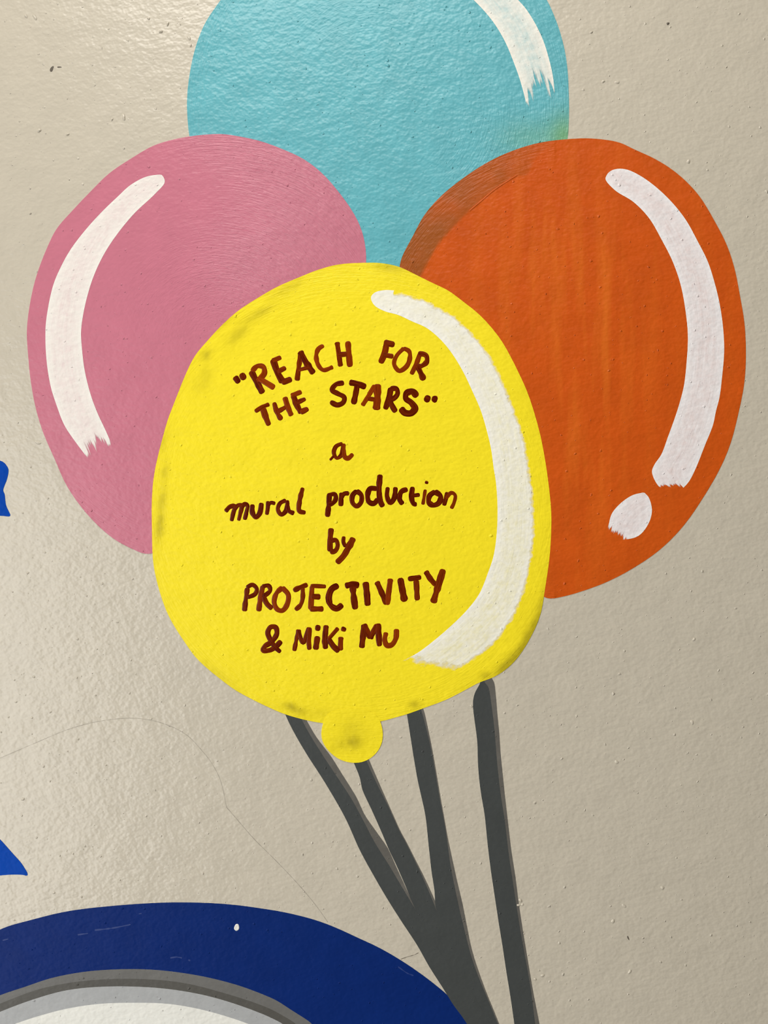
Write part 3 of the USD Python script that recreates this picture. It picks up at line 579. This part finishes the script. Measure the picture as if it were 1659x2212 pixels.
C = [
 [(28, .15, [(372, 252), (362, 320), (355, 384)]), (26, .12, [(370, 246), (402, 230), (428, 254), (418, 285), (374, 305)])],
 [(30, .35, [(464, 240), (450, 310), (440, 384)]), (26, .12, [(462, 240), (498, 236), (508, 264), (468, 300)]), (30, .25, [(468, 302), (490, 345), (518, 370)])],
 [(28, .5, [(580, 248), (546, 280), (532, 335), (550, 376), (580, 384), (608, 350), (616, 290), (580, 248)])],
 [(26, .3, [(702, 250), (702, 310), (688, 352), (660, 378)]), (28, .2, [(650, 264), (685, 246), (728, 230)])],
 [(30, .45, [(758, 240), (754, 310), (750, 374)]), (24, .4, [(752, 236), (838, 240)]), (32, .2, [(756, 300), (804, 302)]), (30, .3, [(748, 374), (822, 374)])],
 [(34, .1, [(912, 235), (876, 255), (858, 305), (870, 352), (905, 372), (936, 350)])],
 [(34, .15, [(1000, 240), (1008, 310), (1016, 372)]), (36, .1, [(960, 236), (1000, 228), (1034, 234)])],
 [(36, .15, [(1078, 218), (1086, 290), (1090, 350)])],
 [(34, .2, [(1146, 215), (1175, 280), (1202, 342)]), (34, .5, [(1226, 198), (1216, 270), (1206, 345)])],
 [(40, .15, [(1285, 195), (1297, 260), (1310, 325)])],
 [(34, .3, [(1380, 205), (1383, 260), (1386, 318)]), (32, .15, [(1335, 195), (1405, 185)])],
 [(32, .25, [(1438, 152), (1465, 195), (1495, 230)]), (36, .35, [(1540, 142), (1516, 220), (1482, 334)])],
 [(28, .15, [(572, 568), (535, 605), (500, 622), (465, 620), (475, 598), (515, 572), (548, 520), (540, 484), (512, 482), (494, 515), (510, 560), (540, 605), (568, 630)])],
 [(24, .25, [(676, 500), (664, 560), (652, 622)]), (26, .2, [(678, 502), (694, 560), (706, 575), (724, 530), (738, 488)]), (28, .25, [(742, 488), (738, 560), (742, 614)])],
 [(38, .2, [(790, 542), (780, 612)]), (32, .1, [(790, 487), (795, 488)])],
 [(34, .15, [(842, 476), (836, 540), (838, 608)]), (24, .3, [(912, 490), (858, 552)]), (34, .15, [(856, 552), (890, 602), (918, 622)])],
 [(30, .35, [(930, 545), (926, 618)]), (30, .2, [(944, 494), (949, 496)])],
 [(36, .15, [(1070, 472), (1062, 540), (1055, 602)]), (34, .2, [(1070, 468), (1090, 520), (1106, 545)]), (32, .25, [(1106, 548), (1145, 470)]), (34, .2, [(1152, 466), (1156, 530), (1160, 592)])],
 [(30, .55, [(1200, 518), (1192, 560), (1206, 592), (1234, 588), (1258, 550), (1262, 498)])],
]
row(400, 1180, C, seed=80)

# ------------------------------------------------------------------ strings
cover = yb
strings = []
for (dk, wh), lab, key in ((st[2], 'dark grey painted string, second from the right under the yellow balloon', 2), (st[1], 'dark grey painted string hanging from the yellow balloon\'s round knot', 1), (st[0], 'leftmost dark grey painted string, with the widest pale edge', 0), (st[3], 'rightmost dark grey painted string, straight and apart from the others', 3)):
    others = [cover]
    if key in (1, 0):
        others.append(st[2][0])
    if key == 0:
        others += [st[1][0]]
    if key == 2:
        others += []
    rest = unary_union(others)
    d_ = dk.difference(rest)
    w_ = wh.difference(unary_union([rest, dk] + [st[k][0] for k in (0, 1, 2) if k != key and key != 3]))
    # keep pale edges from covering one another
    if strings and key != 3:
        w_ = w_.difference(unary_union([s for s in strings]))
    strings.append(w_)
    x0, y0, x1, y1 = wh.bounds
    s_ = thing('painted_string', lab, 'balloon string', ((x0 + x1) / 2, y1))
    for g, top, name, mat, lb in ((d_, T * 1.2, 'dark_stroke', 'grey_paint', None), (w_, T, 'pale_edge', 'pale_grey_paint', 'paler grey edge of an earlier stroke')):
        for q in (g.geoms if hasattr(g, 'geoms') else [g]):
            if q.geom_type == 'Polygon' and q.area > 40:
                v, f, px = slab(q, top, 12)
                put(s_, name, v, f, mat, label=lb)

# ------------------------------------------------------------------ navy ringed disc at the foot
d_ = thing('painted_disc', 'large navy blue ring round a white middle at the bottom left corner', 'painted disc', (400, 2960))
for name, g, mat, lab, k in (('ring', disc.difference(mid), 'navy_paint', 'broad navy blue outer ring', 1.0), ('ring', mid.difference(unary_union([dark, light])), 'mid_grey_paint', 'grey ring inside the navy one', .9), ('ring', dark.difference(light).difference(big), 'dark_grey_paint', 'darker grey ring', .8), ('ring', light.difference(white), 'light_grey_paint', 'light grey innermost ring', .9), ('middle', white, 'off_white_paint', 'off-white middle', .8)):
    v, f, px = slab(g, T * k, 12)
    put(d_, name, v, f, mat, label=lab)
d_DISC = d_
# white drop of paint on it
p_ = thing('paint_drop', 'tiny white drop of paint on the navy ring', 'paint drop', (511.5, 2011))
c = np.array([(511.5 + 5.6 * math.cos(a) * (1 + .08 * math.sin(3 * a)) + 1.2 * math.sin(a) * -.6, 2003 + 7.6 * math.sin(a)) for a in np.linspace(0, 2 * math.pi, 25)[:-1]])
R = [(1.0, 0.0), (0.9, 0.00022), (0.72, 0.00030), (0.45, 0.00022), (0.15, 0.00016)]
V = np.vstack([wall_pt((c - (511.5, 2003)) * k + (511.5, 2003), -(T + h)) for k, h in R]); F = []
for r in range(len(R) - 1):
    for i in range(24):
        j = (i + 1) % 24
        F += [(r * 24 + i, r * 24 + j, (r + 1) * 24 + j), (r * 24 + i, (r + 1) * 24 + j, (r + 1) * 24 + i)]
F += [(96, 96 + i, 96 + i + 1) for i in range(1, 23)]
F = np.array(F)
nr = np.cross(V[F[:, 1]] - V[F[:, 0]], V[F[:, 2]] - V[F[:, 0]])
F = np.where((nr[:, 1] > 0)[:, None], F[:, ::-1], F)
put(p_, 'drop', V, F, 'white_drop_paint', smooth=True)

for g, lab, b in ((BLUE_A, 'upper bright blue painted shape with a wavy side, beside the pink balloon', (-50, 1114)), (BLUE_B, 'lower bright blue painted point at the left edge above the navy ring', (-30, 1893))):
    b_ = thing('painted_shape', lab, 'painted shape', b)
    v, f, px = slab(poly(g, step=2, smooth=0), T, 6)
    put(b_, 'coat', v, f, 'blue_paint')

# ------------------------------------------------------------------ marks on the bare wall: pencil sketch lines, a hairline crack, flakes and dirt
def flat_line(name, path, width, mat, label, depth=0.00003, parent=None):
    c = catmull(path, 6)
    tg = np.gradient(c, axis=0); tg /= np.maximum(np.linalg.norm(tg, axis=1, keepdims=True), 1e-9)
    nm = np.stack([-tg[:, 1], tg[:, 0]], 1)
    rr = np.random.default_rng(7)
    w = width / 2 * (0.35 + 0.9 * rr.random(len(c)))
    V = np.vstack([wall_pt(c - nm * w[:, None], -depth), wall_pt(c + nm * w[:, None], -depth)])
    n = len(c); i = np.arange(n - 1)
    F = np.vstack([np.stack([i, i + 1, i + 1 + n], 1), np.stack([i, i + 1 + n, i + n], 1)])
    nr = np.cross(V[F[:, 1]] - V[F[:, 0]], V[F[:, 2]] - V[F[:, 0]])
    F = np.where((nr[:, 1] > 0)[:, None], F[:, ::-1], F)
    put(parent or WALL, name, V, F, mat, label=label)
flat_line('pencil_line', [(-60, 1662), (0, 1637.6), (76, 1605), (147.7, 1575.6), (211, 1558.7), (287, 1551.5), (346, 1560.8), (400.8, 1586), (436.7, 1622), (457.8, 1649.4), (476.8, 1687.4), (489.5, 1744)], 1.1, 'pencil', 'faint pencil curve on the bare wall')
flat_line('pencil_line', [(489.5, 1744), (506, 1763), (548.5, 1812), (590.7, 1854), (634, 1899), (669, 1939), (690, 1966), (708, 1992)], 1.4, 'pencil', 'faint slanting pencil line running down to the navy ring')
flat_line('hairline_crack', [(866, 2072), (879.7, 2067), (894.8, 2062.7), (904, 2058)], 1.4, 'crack', 'hairline crack beside the strings')

for pth, w in (([(168, 2019), (190, 2016)], 3.0), ([(205, 2009), (240, 2005), (282, 1997)], 3.4), ([(368, 2069), (382, 2067), (393, 2069)], 3.0), ([(407, 2073), (411, 2075)], 3.0), ([(300, 1974), (306, 1973)], 2.0), ([(6, 2031), (18, 2028)], 2.4), ([(860, 2088), (880, 2102), (893, 2107)], 2.6)):
    flat_line('scuff', pth, w, 'navy_scuff', 'faint pale scuff on the navy ring', T + 0.00002, d_DISC)

def nib(x, y, rx, ry, ang, h, mat='wall_paint', name='paint_nib'):
    a = math.radians(ang); V, F = [], []
    for r, hh in ((1.0, 0.0), (0.8, 0.55), (0.45, 0.9)):
        for k in range(10):
            t_ = 2 * math.pi * k / 10
            w = 1 + 0.22 * math.sin(2.1 * t_ + x) + 0.12 * math.cos(3 * t_ + y)
            u, v_ = rx * r * w * math.cos(t_), ry * r * w * math.sin(t_)
            V.append(((x + u * math.cos(a) - v_ * math.sin(a) - CX) * S, -hh * h, ZC - (y + u * math.sin(a) + v_ * math.cos(a) - CY) * S))
    V.append(((x - CX) * S, -h, ZC - (y - CY) * S))
    for r in range(2):
        for k in range(10):
            j = (k + 1) % 10
            F += [(r * 10 + k, r * 10 + j, (r + 1) * 10 + j), (r * 10 + k, (r + 1) * 10 + j, (r + 1) * 10 + k)]
    F += [(20 + k, 20 + (k + 1) % 10, 30) for k in range(10)]
    V, F = np.array(V), np.array(F)
    nr = np.cross(V[F[:, 1]] - V[F[:, 0]], V[F[:, 2]] - V[F[:, 0]])
    if nr[:, 1].sum() > 0:
        F = F[:, ::-1]
    put(WALL, name, V, F, mat, smooth=True)
for a in ((75, 37, 3.4, 8, -25, .0006), (56, 35, 3, 4.5, -20, .0005), (267, 253, 4, 7.5, -25, .0007), (347, 68, 4, 4.5, 0, .0008), (362, 52, 3.5, 4.5, 0, .0007), (321, 40, 3.2, 3, 0, .0006), (408, 82, 3.5, 6, -20, .0006), (412, 98, 3, 3.5, 0, .0006), (85, 282, 4.5, 4, 0, .0007), (146, 290, 3.5, 3.5, 0, .0006), (242, 258, 2.6, 3.4, 0, .0005),
          (82, 956, 7, 4, 10, .0005), (1487, 349, 4.5, 4, 0, .0007), (1303, 176, 3.4, 3.4, 0, .0006), (1333, 178, 5, 3.6, 0, .0005), (1277, 70, 3.4, 3, -20, .0006), (1499, 1381, 3.6, 3, 0, .0006), (1124, 1945, 4.5, 3.2, 10, .0006), (1128, 1954, 3.5, 3, 30, .0005), (1120, 1955, 4, 3, 0, .0005), (1172, 2107, 4.6, 2.6, 5, .0006), (1156, 2115, 2.8, 2.4, 0, .0005), (1324, 1990, 4.5, 4, 20, .0005), (1348, 1957, 6, 3, 50, .0004), (1360, 2099, 3, 5, 20, .0006), (1431, 1918, 5, 3, 10, .0005), (1332, 1646, 4, 4, 0, .0005), (1495, 1560, 3.6, 5, 0, .0005)):
    nib(*a)
for a in ((112, 149, 4, 6, 35, .00015), (128, 145, 4.5, 1.8, 5, .00015), (1357, 2026, 1.6, 5, -15, .00012), (1443, 51, 4, 2.4, -15, .0004)):
    nib(*a, mat='dirt', name='dirt_speck')
